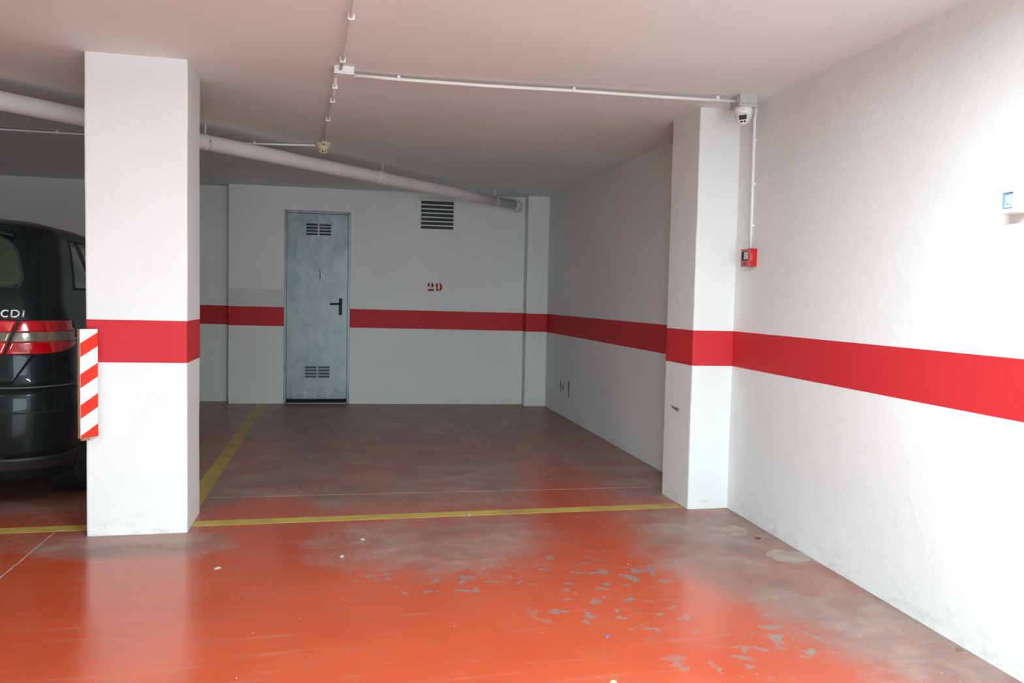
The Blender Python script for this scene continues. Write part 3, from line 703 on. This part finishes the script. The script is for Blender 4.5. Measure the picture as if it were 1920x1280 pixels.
bm = B(); polyprism(bm, [(0.002, 0.035), (0.016, 0.033), (0.019, 0.045), (0.018, 0.06), (0.012, 0.075), (0.002, 0.08)], 0.0008, Matrix.Translation((0.0, -0.0102, 0))); obj('faded_sticker', bm, mat('pink_film', (0.55, 0.09, 0.09), 0.3), FA, label='faded pinkish film')

# ------------------------------------------------------------------ breaker box at the right edge
FX = 2.275; WX = xr1(2.24)
BB = empty('breaker_box', (FX, 2.213, 1.597), math.atan(-0.0439), label='small white breaker box with blue window at the right edge of the picture', cat='electrical box')
bm = B(); box(bm, 0.004, WX-FX+0.002, 0, 0.068, 0, 0.089, 0.004); obj('housing', bm, BRK, BB)
bm = B()
for (y0, y1, z0, z1) in ((-0.001, 0.010, 0, 0.090), (0.060, 0.069, 0, 0.090), (0.010, 0.060, 0, 0.014), (0.010, 0.060, 0.070, 0.090)): box(bm, -0.006, 0.0045, y0, y1, z0, z1, 0.0015)
cv = obj('cover_frame', bm, BRK, BB)
bm = B(); box(bm, 0.001, 0.005, 0.009, 0.061, 0.013, 0.071); obj('window_pane', bm, BLUEW, cv, label='smoked blue window')
bm = B(); box(bm, -0.0035, 0.004, 0.012, 0.046, 0.017, 0.062, 0.001); sw = obj('breaker_switch', bm, BLUEP, cv)
bm = B(); box(bm, -0.009, -0.003, 0.024, 0.034, 0.030, 0.042, 0.001); obj('toggle', bm, GREYBOX, sw)
for (yy, zz) in ((0.006, 0.006), (0.006, 0.084), (0.064, 0.084)):
    bm = B(); lathe(bm, [(0.0025, 0), (0.0025, 0.0012)], 10, Matrix.Translation((-0.006, yy, zz)) @ Matrix.Rotation(-math.pi/2, 4, 'Y')); obj('screw', bm, GREYD, cv)

# ------------------------------------------------------------------ parked car (seen from its rear right corner)
CAR = empty('car', (-2.340, 4.610, 0.004), label='dark hatchback people carrier parked in the bay behind the left pillar', cat='car')
def lerp(tab, z):
    if z <= tab[0][0]: return tab[0][1]
    for (a, va), (b, vb) in zip(tab, tab[1:]):
        if z <= b:
            t = (z-a)/(b-a); return va + (vb-va)*t
    return tab[-1][1]
def smooth(tab, z): return (lerp(tab, z-0.03)+2*lerp(tab, z)+lerp(tab, z+0.03))/4
YR = [(0.2, 0.10), (0.34, 0.03), (0.45, 0.005), (0.60, 0.0), (0.715, 0.01), (0.735, 0.045), (0.9, 0.055), (1.1, 0.075), (1.22, 0.10), (1.30, 0.13), (1.45, 0.195), (1.56, 0.24), (1.62, 0.265), (1.66, 0.34), (1.69, 0.80)]
YF = [(0.2, 4.12), (0.4, 4.25), (0.6, 4.24), (0.75, 4.14), (0.85, 3.88), (0.95, 3.30), (1.0, 3.05), (1.2, 2.72), (1.4, 2.38), (1.5, 2.15), (1.58, 1.9), (1.65, 1.6), (1.69, 1.25)]
HW = [(0.2, 0.84), (0.34, 0.875), (0.6, 0.892), (0.72, 0.892), (0.74, 0.882), (0.9, 0.875), (1.0, 0.86), (1.1, 0.835), (1.2, 0.810), (1.35, 0.790), (1.5, 0.758), (1.58, 0.735), (1.63, 0.700), (1.66, 0.635), (1.68, 0.52), (1.69, 0.35)]
def outline(t, z, off=0.0):
    """t in 0..5: rear face centre, corner, side, front corner, front centre; right-hand half (x > 0)"""
    w_, yr_, yf_ = smooth(HW, z)+off, smooth(YR, z)-off, smooth(YF, z)+off
    r = min(0.27, w_*0.6) + off; rf = min(0.5, w_*0.65, (yf_-yr_)*0.3)
    bul = 0.035
    if t <= 1:
        x = (w_-r)*t; y = yr_
    elif t <= 2:
        a = (t-1)*math.pi/2; x = (w_-r)+r*math.sin(a); y = yr_+r*(1-math.cos(a))
    elif t <= 3:
        x = w_; y = (yr_+r) + (yf_-rf-yr_-r)*(t-2)
        x += -0.05*max(0, (t-2)-0.6)**2
    elif t <= 4:
        a = (t-3)*math.pi/2; x = (w_-rf)+rf*math.cos(a) - 0.008*math.cos(a); y = (yf_-rf)+rf*math.sin(a)
    else:
        x = (w_-rf)*(5-t); y = yf_
    y += bul*(x/0.88)**2 * (1 if t < 2 else max(0, 1-(t-2)*2))
    return x, y
zs = [0.2+0.01*k*2.5 for k in range(57)] + [1.61, 1.62, 1.63, 1.64, 1.65, 1.655, 1.66, 1.665, 1.67, 1.675, 1.68, 1.685, 1.689]
zs = sorted(set(round(z, 4) for z in zs if z <= 1.69) | {0.70, 0.715, 0.725, 0.735, 0.75})
ts = [k/12 for k in range(12)] + [1+k/24 for k in range(24)] + [2+k/28 for k in range(28)] + [3+k/8 for k in range(8)] + [4+k/8 for k in range(9)]
bm = B(); rings = []
for z in zs:
    pts = [outline(t, z) for t in ts]
    full = [(x, y) for x, y in pts] + [(-x, y) for x, y in pts[-2:0:-1]]
    rings.append([bm.verts.new((x, y, z)) for x, y in full])
n = len(rings[0])
for a, b in zip(rings, rings[1:]):
    for i in range(n): bm.faces.new((a[i], a[(i+1) % n], b[(i+1) % n], b[i]))
bm.faces.new(rings[0]); tc_ = bm.verts.new((0, 1.0, 1.693))
for i in range(n): bm.faces.new((rings[-1][i], rings[-1][(i+1) % n], tc_))
body = obj('body', bm, CARP, CAR, smooth=True)
AXR, AXF, WR_ = 0.755, 3.53, 0.312
# wheel arches
for ya in (AXR, AXF):
    bm = B(); bmesh.ops.create_cone(bm, cap_ends=True, segments=40, radius1=0.365, radius2=0.365, depth=3.0, matrix=Matrix.Translation((0, ya, 0.33)) @ Matrix.Rotation(math.pi/2, 4, 'Y'))
    me = bpy.data.meshes.new('cut'); 
    # keep a central tunnel block: two cutters, one per side
    bm.free(); bpy.data.meshes.remove(me)
    for s in (-1, 1):
        bm = B(); bmesh.ops.create_cone(bm, cap_ends=True, segments=40, radius1=0.36, radius2=0.36, depth=0.5, matrix=Matrix.Translation((s*0.87, ya, 0.33)) @ Matrix.Rotation(math.pi/2, 4, 'Y'))
        me = bpy.data.meshes.new('cut'); bmesh.ops.recalc_face_normals(bm, faces=bm.faces); bm.to_mesh(me); bm.free()
        cut = bpy.data.objects.new('cut', me); COL.objects.link(cut); cut.location = CAR.location
        md = body.modifiers.new('b', 'BOOLEAN'); md.operation = 'DIFFERENCE'; md.object = cut; md.solver = 'EXACT'
        bpy.context.view_layer.update()
        nm = bpy.data.meshes.new_from_object(body.evaluated_get(bpy.context.evaluated_depsgraph_get()))
        body.modifiers.clear(); old = body.data; body.data = nm; bpy.data.meshes.remove(old)
        bpy.data.objects.remove(cut); bpy.data.meshes.remove(me)
body.data.name = 'body'
if not body.data.materials: body.data.materials.append(CARP)
def patch(name, tL, tR, z0, z1, off, m, nu=16, nv=8, mirror=False, parent=None, th=0.012, **kw):
    """panel lying on the car's skin: t from tL(z) to tR(z), z from z0 to z1, given thickness"""
    if parent is None: parent = CAR
    f = lambda q: q if callable(q) else (lambda z: q)
    tL, tR = f(tL), f(tR); s = -1 if mirror else 1
    bm = B(); A = []; Bk = []
    for j in range(nv+1):
        z = z0+(z1-z0)*j/nv; ra, rb = [], []
        for i in range(nu+1):
            t = tL(z)+(tR(z)-tL(z))*i/nu
            x, y = outline(t, z, off); ra.append(bm.verts.new((s*x, y, z)))
            x, y = outline(t, z, off-th); rb.append(bm.verts.new((s*x, y, z)))
        A.append(ra); Bk.append(rb)
    for j in range(nv):
        for i in range(nu):
            bm.faces.new((A[j][i], A[j][i+1], A[j+1][i+1], A[j+1][i])); bm.faces.new((Bk[j][i], Bk[j][i+1], Bk[j+1][i+1], Bk[j+1][i]))
        for i in (0, nu): bm.faces.new((A[j][i], A[j+1][i], Bk[j+1][i], Bk[j][i]))
    for j in (0, nv):
        for i in range(nu): bm.faces.new((A[j][i], A[j][i+1], Bk[j][i+1], Bk[j][i]))
    o = obj(name, bm, m, parent, **kw)
    k = nu*nv*2
    for i, p in enumerate(o.data.polygons): p.use_smooth = i < k and i % 2 == 0 if False else abs(p.normal.z) < 0.9 and p.area > 2e-5
    return o
def xt(x, z):
    """t of the rear skin at lateral x"""
    w_ = smooth(HW, z); r = min(0.27, w_*0.6)
    return x/(w_-r) if x <= w_-r else 1+math.asin(min(1, (x-w_+r)/r))/(math.pi/2)
def yt(y, z):
    """t of the side skin at distance y from the rear"""
    w_, a, b = smooth(HW, z), smooth(YR, z), smooth(YF, z); r = min(0.27, w_*0.6); rf = min(0.5, w_*0.65, (b-a)*0.3)
    return 2+(y-a-r)/(b-rf-a-r)
# rear window: both halves as one pane with round corners
def wx_(z):
    a, b = 1.275, 1.570; x = 0.665 - 0.085*(z-a)/(b-a)
    for c, rr in ((a, 0.05), (b, 0.12)):
        d = abs(z-c)
        if d < rr: x -= rr - math.sqrt(max(0, rr*rr-(rr-d)**2))
    return x
def centre_patch(name, fx, z0, z1, off, m, nv=14, nu=30, th=0.012, **kw):
    bm = B(); A, Bk = [], []
    for j in range(nv+1):
        z = z0+(z1-z0)*j/nv; ra, rb = [], []
        for i in range(nu+1):
            q = -1+2*i/nu; X = abs(q)*fx(z); t = xt(X, z); s = -1 if q < 0 else 1
            x, y = outline(t, z, off); ra.append(bm.verts.new((s*x, y, z))); x, y = outline(t, z, off-th); rb.append(bm.verts.new((s*x, y, z)))
        A.append(ra); Bk.append(rb)
    for j in range(nv):
        for i in range(nu):
            bm.faces.new((A[j][i], A[j][i+1], A[j+1][i+1], A[j+1][i])); bm.faces.new((Bk[j][i], Bk[j][i+1], Bk[j+1][i+1], Bk[j+1][i]))
        for i in (0, nu): bm.faces.new((A[j][i], A[j+1][i], Bk[j+1][i], Bk[j][i]))
    for j in (0, nv):
        for i in range(nu): bm.faces.new((A[j][i], A[j][i+1], Bk[j][i+1], Bk[j][i]))
    return obj(name, bm, m, kw.pop('parent', CAR), **kw)
TG = centre_patch('tailgate', lambda z: 0.745 - 0.10*max(0, (0.90-z))/0.16 - 0.05*max(0, z-1.1)/0.4, 0.745, 1.585, 0.004, CARP, nv=34, nu=80, smooth=False)
for p in TG.data.polygons: p.use_smooth = True
centre_patch('rear_window_surround', lambda z: wx_(z)+0.012, 1.268, 1.580, 0.005, CTRIM, parent=TG)
centre_patch('rear_window', wx_, 1.277, 1.568, 0.0075, CGLASS, parent=TG)
# spoiler lip over the window
bm = B(); sec = [(0.0, 0.0), (0.0, 0.014), (0.06, 0.034), (0.20, 0.046), (0.20, 0.01)]
rows = []
for i in range(25):
    q = -1+2*i/24; x = q*0.60; zb = 1.592-0.04*abs(q)**4; yb_ = 0.185+0.05*q*q
    rows.append([bm.verts.new((x, yb_+a, zb+b*(1-0.35*abs(q)**3))) for a, b in sec])
for a, b in zip(rows, rows[1:]):
    for k in range(len(sec)): bm.faces.new((a[k], a[(k+1) % len(sec)], b[(k+1) % len(sec)], b[k]))
bm.faces.new(rows[0]); bm.faces.new(rows[-1]); obj('roof_spoiler', bm, CARP, TG, smooth=False)
# tail lamps, both sides: outer lens on the body, inner lens on the tailgate, three bands each
zt, zb = 1.088, 0.905
def seam(z): return 0.667 - 0.058*(zt-z)/(zt-zb)
def outT(z):
    t = yt(0.365, z); k = (zt-0.10-z)/(zt-0.10-zb)
    return t if k <= 0 else t - 0.62*(1-math.sqrt(max(0, 1-k*k)))
bands = ((1.026, zt, LRED), (0.972, 1.026, LCLR), (zb, 0.972, LRED))
for s in (False, True):
    e = empty('tail_lamp'); e.parent = CAR; 
    patch('lamp_housing', lambda z: xt(seam(z)+0.003, z), lambda z: outT(z)+0.012, zb-0.005, zt+0.005, 0.0068, CTRIM, 20, 12, s, e)
    for k, (a, b, m) in enumerate(bands):
        patch('lens', lambda z: xt(seam(z)+0.007, z), outT, a+0.0005, b-0.0005, 0.009, m, 22, 8, s, e, label=('upper red lens', 'smoked clear middle lens', 'lower red lens')[k])
    e2 = empty('tailgate_lamp'); e2.parent = CAR
    patch('lamp_housing', lambda z: xt(0.36, z), lambda z: xt(seam(z)-0.003, z), zb-0.005, zt+0.005, 0.0068, CTRIM, 12, 12, s, e2)
    for k, (a, b, m) in enumerate(((1.026, zt, LREDB), (0.972, 1.026, LCLR), (zb, 0.972, LREDB))):
        patch('lens', lambda z: xt(0.365, z), lambda z: xt(seam(z)-0.007, z), a+0.0005, b-0.0005, 0.009, m, 12, 6, s, e2, label=('upper red lens', 'smoked clear middle lens', 'lower red lens')[k])
    patch('dim_reflector', lambda z: xt(0.40, z), lambda z: xt(0.585, z), 1.040, 1.070, 0.0105, LRED, 8, 3, s, e2)
    patch('dim_reflector', lambda z: xt(0.40, z), lambda z: xt(0.560, z), 0.922, 0.960, 0.0105, LRED, 8, 3, s, e2)
# seams of the tailgate below the lamp
    patch('tailgate_seam', lambda z: xt(0.609-0.11*((zb-z)/0.17)**1.3-0.004, z) if z < zb else 1, lambda z: xt(0.609-0.11*((zb-z)/0.17)**1.3+0.004, z) if z < zb else 1, 0.738, zb-0.004, 0.0035, DARK, 1, 10, s)
# bumper: rubbing strip, lower valance, reflector
BMP = empty('rear_bumper'); BMP.parent = CAR
for s in (False, True):
    patch('bumper_edge', 0.02, lambda z: yt(0.42, z), 0.722, 0.729, 0.006, mat('worn_bumper_edge', (0.10, 0.10, 0.10), 0.35) if not s else bpy.data.materials['worn_bumper_edge'], 26, 1, s, BMP)
    patch('bumper_skin', 0.0, lambda z: yt(0.38, z), 0.345, 0.715, 0.005, CARP, 30, 12, s, BMP)
    patch('lower_valance', 0.0, lambda z: yt(0.36, z), 0.255, 0.335, 0.002, CTRIM, 24, 4, s, BMP)
    patch('step_groove', 0.0, lambda z: yt(0.38, z), 0.585, 0.592, 0.0062, DARK, 24, 1, s, BMP)
# number plate recess, unlit and out of frame
centre_patch('tailgate_handle', lambda z: 0.30, 0.985, 1.01, 0.012, CHROME, nv=2, nu=10, parent=TG)
# side glass
ZB = 1.275
for s in (False, True):
    def top(z): return z
    W_ = lambda y0, y1, yk0, yk1: (lambda z: yt(y0+(yk0-y0)*(z-ZB)/0.30, z), lambda z: yt(y1+(yk1-y1)*(z-ZB)/0.30, z))
    for nm, a in (('quarter_window', (0.56, 0.88, 0.68, 0.74)), ('rear_door_window', (0.92, 1.72, 0.78, 1.68)), ('front_door_window', (1.78, 2.72, 1.74, 2.16))):
        l_, r_ = W_(*a)
        patch(nm+'_seal', lambda z: l_(z)-0.006, lambda z: r_(z)+0.006, ZB-0.012, ZB+0.295, 0.0025, CTRIM, 14, 8, s)
        patch(nm, l_, r_, ZB, ZB+0.285, 0.005, CGLASS, 14, 8, s)
    patch('side_moulding', lambda z: yt(1.15, z), lambda z: yt(3.1, z), 0.50, 0.56, 0.010, CTRIM, 20, 2, s)
    for ya in (0.98, 1.80):
        patch('door_handle', lambda z: yt(ya+0.02, z), lambda z: yt(ya+0.2, z), 0.985, 1.012, 0.022, CARP, 6, 2, s)
    for ya in (0.94, 1.75, 2.80):
        patch('door_gap', lambda z: yt(ya, z), lambda z: yt(ya+0.006, z), 0.36, ZB-0.02, 0.0028, DARK, 1, 12, s)
    # mirror
    bm = B(); sx_ = -1 if s else 1
    box(bm, min(sx_*0.80, sx_*1.0), max(sx_*0.80, sx_*1.0), 2.62, 2.72, 1.12, 1.25, 0.03, 3); obj('door_mirror', bm, CARP, CAR, smooth=True)
    patch('headlamp', lambda z: 3.15, lambda z: 4.0, 0.64, 0.76, 0.008, mat('headlamp_glass', (0.5, 0.52, 0.55), 0.1, coat=1) if not s else bpy.data.materials['headlamp_glass'], 12, 5, s)
# windscreen
bm = B(); A = []; Bk = []
for j in range(9):
    z = 1.03+0.50*j/8; ra, rb = [], []
    for i in range(25):
        q = -1+2*i/24; t = 5-abs(q)*1.45
        x, y = outline(t, z, 0.004); ra.append(bm.verts.new(((1 if q > 0 else -1)*x, y, z))); x, y = outline(t, z, -0.008); rb.append(bm.verts.new(((1 if q > 0 else -1)*x, y, z)))
    A.append(ra); Bk.append(rb)
for j in range(8):
    for i in range(24):
        bm.faces.new((A[j][i], A[j][i+1], A[j+1][i+1], A[j+1][i])); bm.faces.new((Bk[j][i], Bk[j][i+1], Bk[j+1][i+1], Bk[j+1][i]))
    for i in (0, 24): bm.faces.new((A[j][i], A[j+1][i], Bk[j+1][i], Bk[j][i]))
for j in (0, 8):
    for i in range(24): bm.faces.new((A[j][i], A[j][i+1], Bk[j][i+1], Bk[j][i]))
obj('windscreen', bm, CGLASS, CAR, smooth=False)
# lettering on the tailgate, written in small chrome bars with thickness
def tail_pt(x, z, off=0.003): X, Y = outline(xt(x, z), z, off); return Vector((X, Y, z))
LT = empty('badge_lettering'); LT.parent = CAR; LT['label'] = 'chrome letters CDI'
def letter(name, strokes, x0):
    bm = B()
    for P in strokes:
        pts = [tail_pt(x0+px_, 1.108+pz_, 0.005) for px_, pz_ in P]
        tube(bm, pts, 0.0052, 8)
    obj(name, bm, CHROME, LT, smooth=True)
letter('letter_c', [[(0.031, 0.031), (0.024, 0.035), (0.012, 0.035), (0.004, 0.029), (0.0, 0.018), (0.004, 0.007), (0.012, 0.001), (0.024, 0.001), (0.031, 0.005)]], 0.588)
letter('letter_d', [[(0.0, 0.0), (0.0, 0.036), (0.017, 0.036), (0.028, 0.029), (0.031, 0.018), (0.028, 0.007), (0.017, 0.0), (0.0, 0.0)]], 0.633)
letter('letter_i', [[(0.0, 0.0), (0.0, 0.036)]], 0.682)
# wheels
for s in (-1, 1):
    for ya in (AXR, AXF):
        e = empty('wheel', (s*0.775, ya, WR_)); e.parent = CAR
        prof = [(0.19, -0.098), (0.265, -0.105), (0.295, -0.098), (0.309, -0.082)]
        xs_ = [-0.078]
        for g in (-0.045, -0.015, 0.015, 0.045):
            prof += [(0.312, g-0.006), (0.305, g-0.0045), (0.305, g+0.0045), (0.312, g+0.006)]
        prof += [(0.309, 0.082), (0.295, 0.098), (0.265, 0.105), (0.19, 0.098)]
        bm = B(); lathe(bm, prof, 56, Matrix.Rotation(math.pi/2, 4, 'Y')); t_ = obj('tyre', bm, RUBBER, e)
        bm = B(); q = [(0.195, -0.09), (0.198, 0.0), (0.195, 0.09), (0.17, 0.085), (0.16, 0.02), (0.05, 0.03), (0.0, 0.035)]
        lathe(bm, q, 40, Matrix.Rotation(s*math.pi/2, 4, 'Y')); obj('rim', bm, RIM, e, smooth=True)
        for k in range(5):
            bm = B(); box(bm, 0.05, 0.185, -0.022, 0.022, 0.035, 0.075, 0.008, mtx=Matrix.Rotation(s*math.pi/2, 4, 'Y') @ Matrix.Rotation(2*math.pi*k/5, 4, 'Z')); obj('spoke', bm, RIM, e)
# exhaust tip, underbody
bm = B(); tube(bm, [(0.55, 0.05, 0.265), (0.55, 0.22, 0.265), (0.55, 0.6, 0.27)], 0.027, 16); obj('exhaust_pipe', bm, CHROME, CAR, smooth=True)
bm = B(); box(bm, -0.5, 0.5, 0.2, 3.9, 0.17, 0.24, 0.02); obj('underbody', bm, CTRIM, CAR)

# ------------------------------------------------------------------ smears and litter on the floor
blob(2.20, 3.93, 0.115, 0.09, SMEAR, FLOOR, 'filler_smear', seed=1, label='pale smear near the right pillar')
blob(2.27, 3.47, 0.10, 0.11, SMEAR, FLOOR, 'filler_smear', seed=4, rot=0.3, label='pale smear by the right wall')
def chip(x, y, s, m, name, label, cat, group=None, seed=0, h=0.006):
    z = zf(x, y); bm = B(); n = 7; top, bot = [], []
    for k in range(n):
        a = 2*math.pi*k/n; q = s*(1+0.5*noise.noise(Vector((k*1.3, seed, 2))))
        bot.append(bm.verts.new((q*math.cos(a), q*0.75*math.sin(a), 0.0005))); top.append(bm.verts.new((q*0.8*math.cos(a), q*0.6*math.sin(a), h*(0.6+0.5*random.random()))))
    bm.faces.new(top); bm.faces.new(bot[::-1])
    for k in range(n): bm.faces.new((top[k], top[(k+1) % n], bot[(k+1) % n], bot[k]))
    o = obj(name, bm, m, label=label, cat=cat, group=group); o.location = (x, y, z+0.001); o.rotation_euler.z = random.random()*3
    return o
G_ = 'pale plaster chips on the floor'
chip(0.161, 4.044, 0.014, CHIP, 'plaster_chip', 'white plaster chip just in front of the yellow bay line', 'chip', G_, 1, 0.010)
chip(0.053, 3.79, 0.014, CHIP, 'plaster_chip', 'white plaster chip at the left end of the worn patch', 'chip', G_, 2, 0.010)
chip(-0.507, 3.708, 0.017, CHIP, 'plaster_chip', 'pale flat chip on the red floor in front of the left pillar', 'chip', G_, 3)
chip(1.028, 2.722, 0.013, PURPLE, 'sweet_wrapper', 'tiny purple scrap on the bright red floor', 'litter', None, 4)
chip(0.929, 2.380, 0.016, YCHIP, 'yellow_chip', 'pale yellow crumb at the bottom edge of the picture', 'litter', None, 5)
chip(2.288, 3.773, 0.018, MAROON, 'dark_petal', 'dark crimson petal-like scrap by the right wall', 'litter', None, 6, 0.004)
chip(2.313, 2.396, 0.012, LEAF, 'dry_leaf', 'small dry brown leaf at the foot of the right wall', 'leaf', None, 7)
chip(2.358, 2.659, 0.012, CHIP, 'plaster_chip', 'pale chip lying against the foot of the right wall', 'chip', G_, 8)
chip(0.79, 4.42, 0.012, CHIP, 'plaster_chip', 'white crumb on the middle of the yellow bay line', 'chip', G_, 9, 0.009)
# countless tiny crumbs: one object
bm = B(); rnd = random.Random(11)
for k in range(150):
    if k < 120: x, y = rnd.uniform(-0.6, 2.1), rnd.uniform(4.2, 6.4)
    elif k < 200: x, y = rnd.uniform(-0.5, 2.2), rnd.uniform(2.4, 4.3)
    else: x, y = rnd.gauss(0.7, 0.45), rnd.gauss(4.6, 0.25)
    if x > 2.1 or not (-0.65 < x): continue
    s = rnd.uniform(0.001, 0.0026); z = zf(x, y)+s*0.3
    r = bmesh.ops.create_icosphere(bm, subdivisions=1, radius=s)
    sc = Vector((rnd.uniform(0.8, 1.8), rnd.uniform(0.8, 1.6), 0.5))
    for v in r['verts']: v.co = Vector((v.co.x*sc.x+x, v.co.y*sc.y+y, v.co.z*sc.z+z))
obj('crumbs', bm, CHIP, kind='stuff', label='tiny pale plaster crumbs scattered over the worn floor', cat='crumbs')
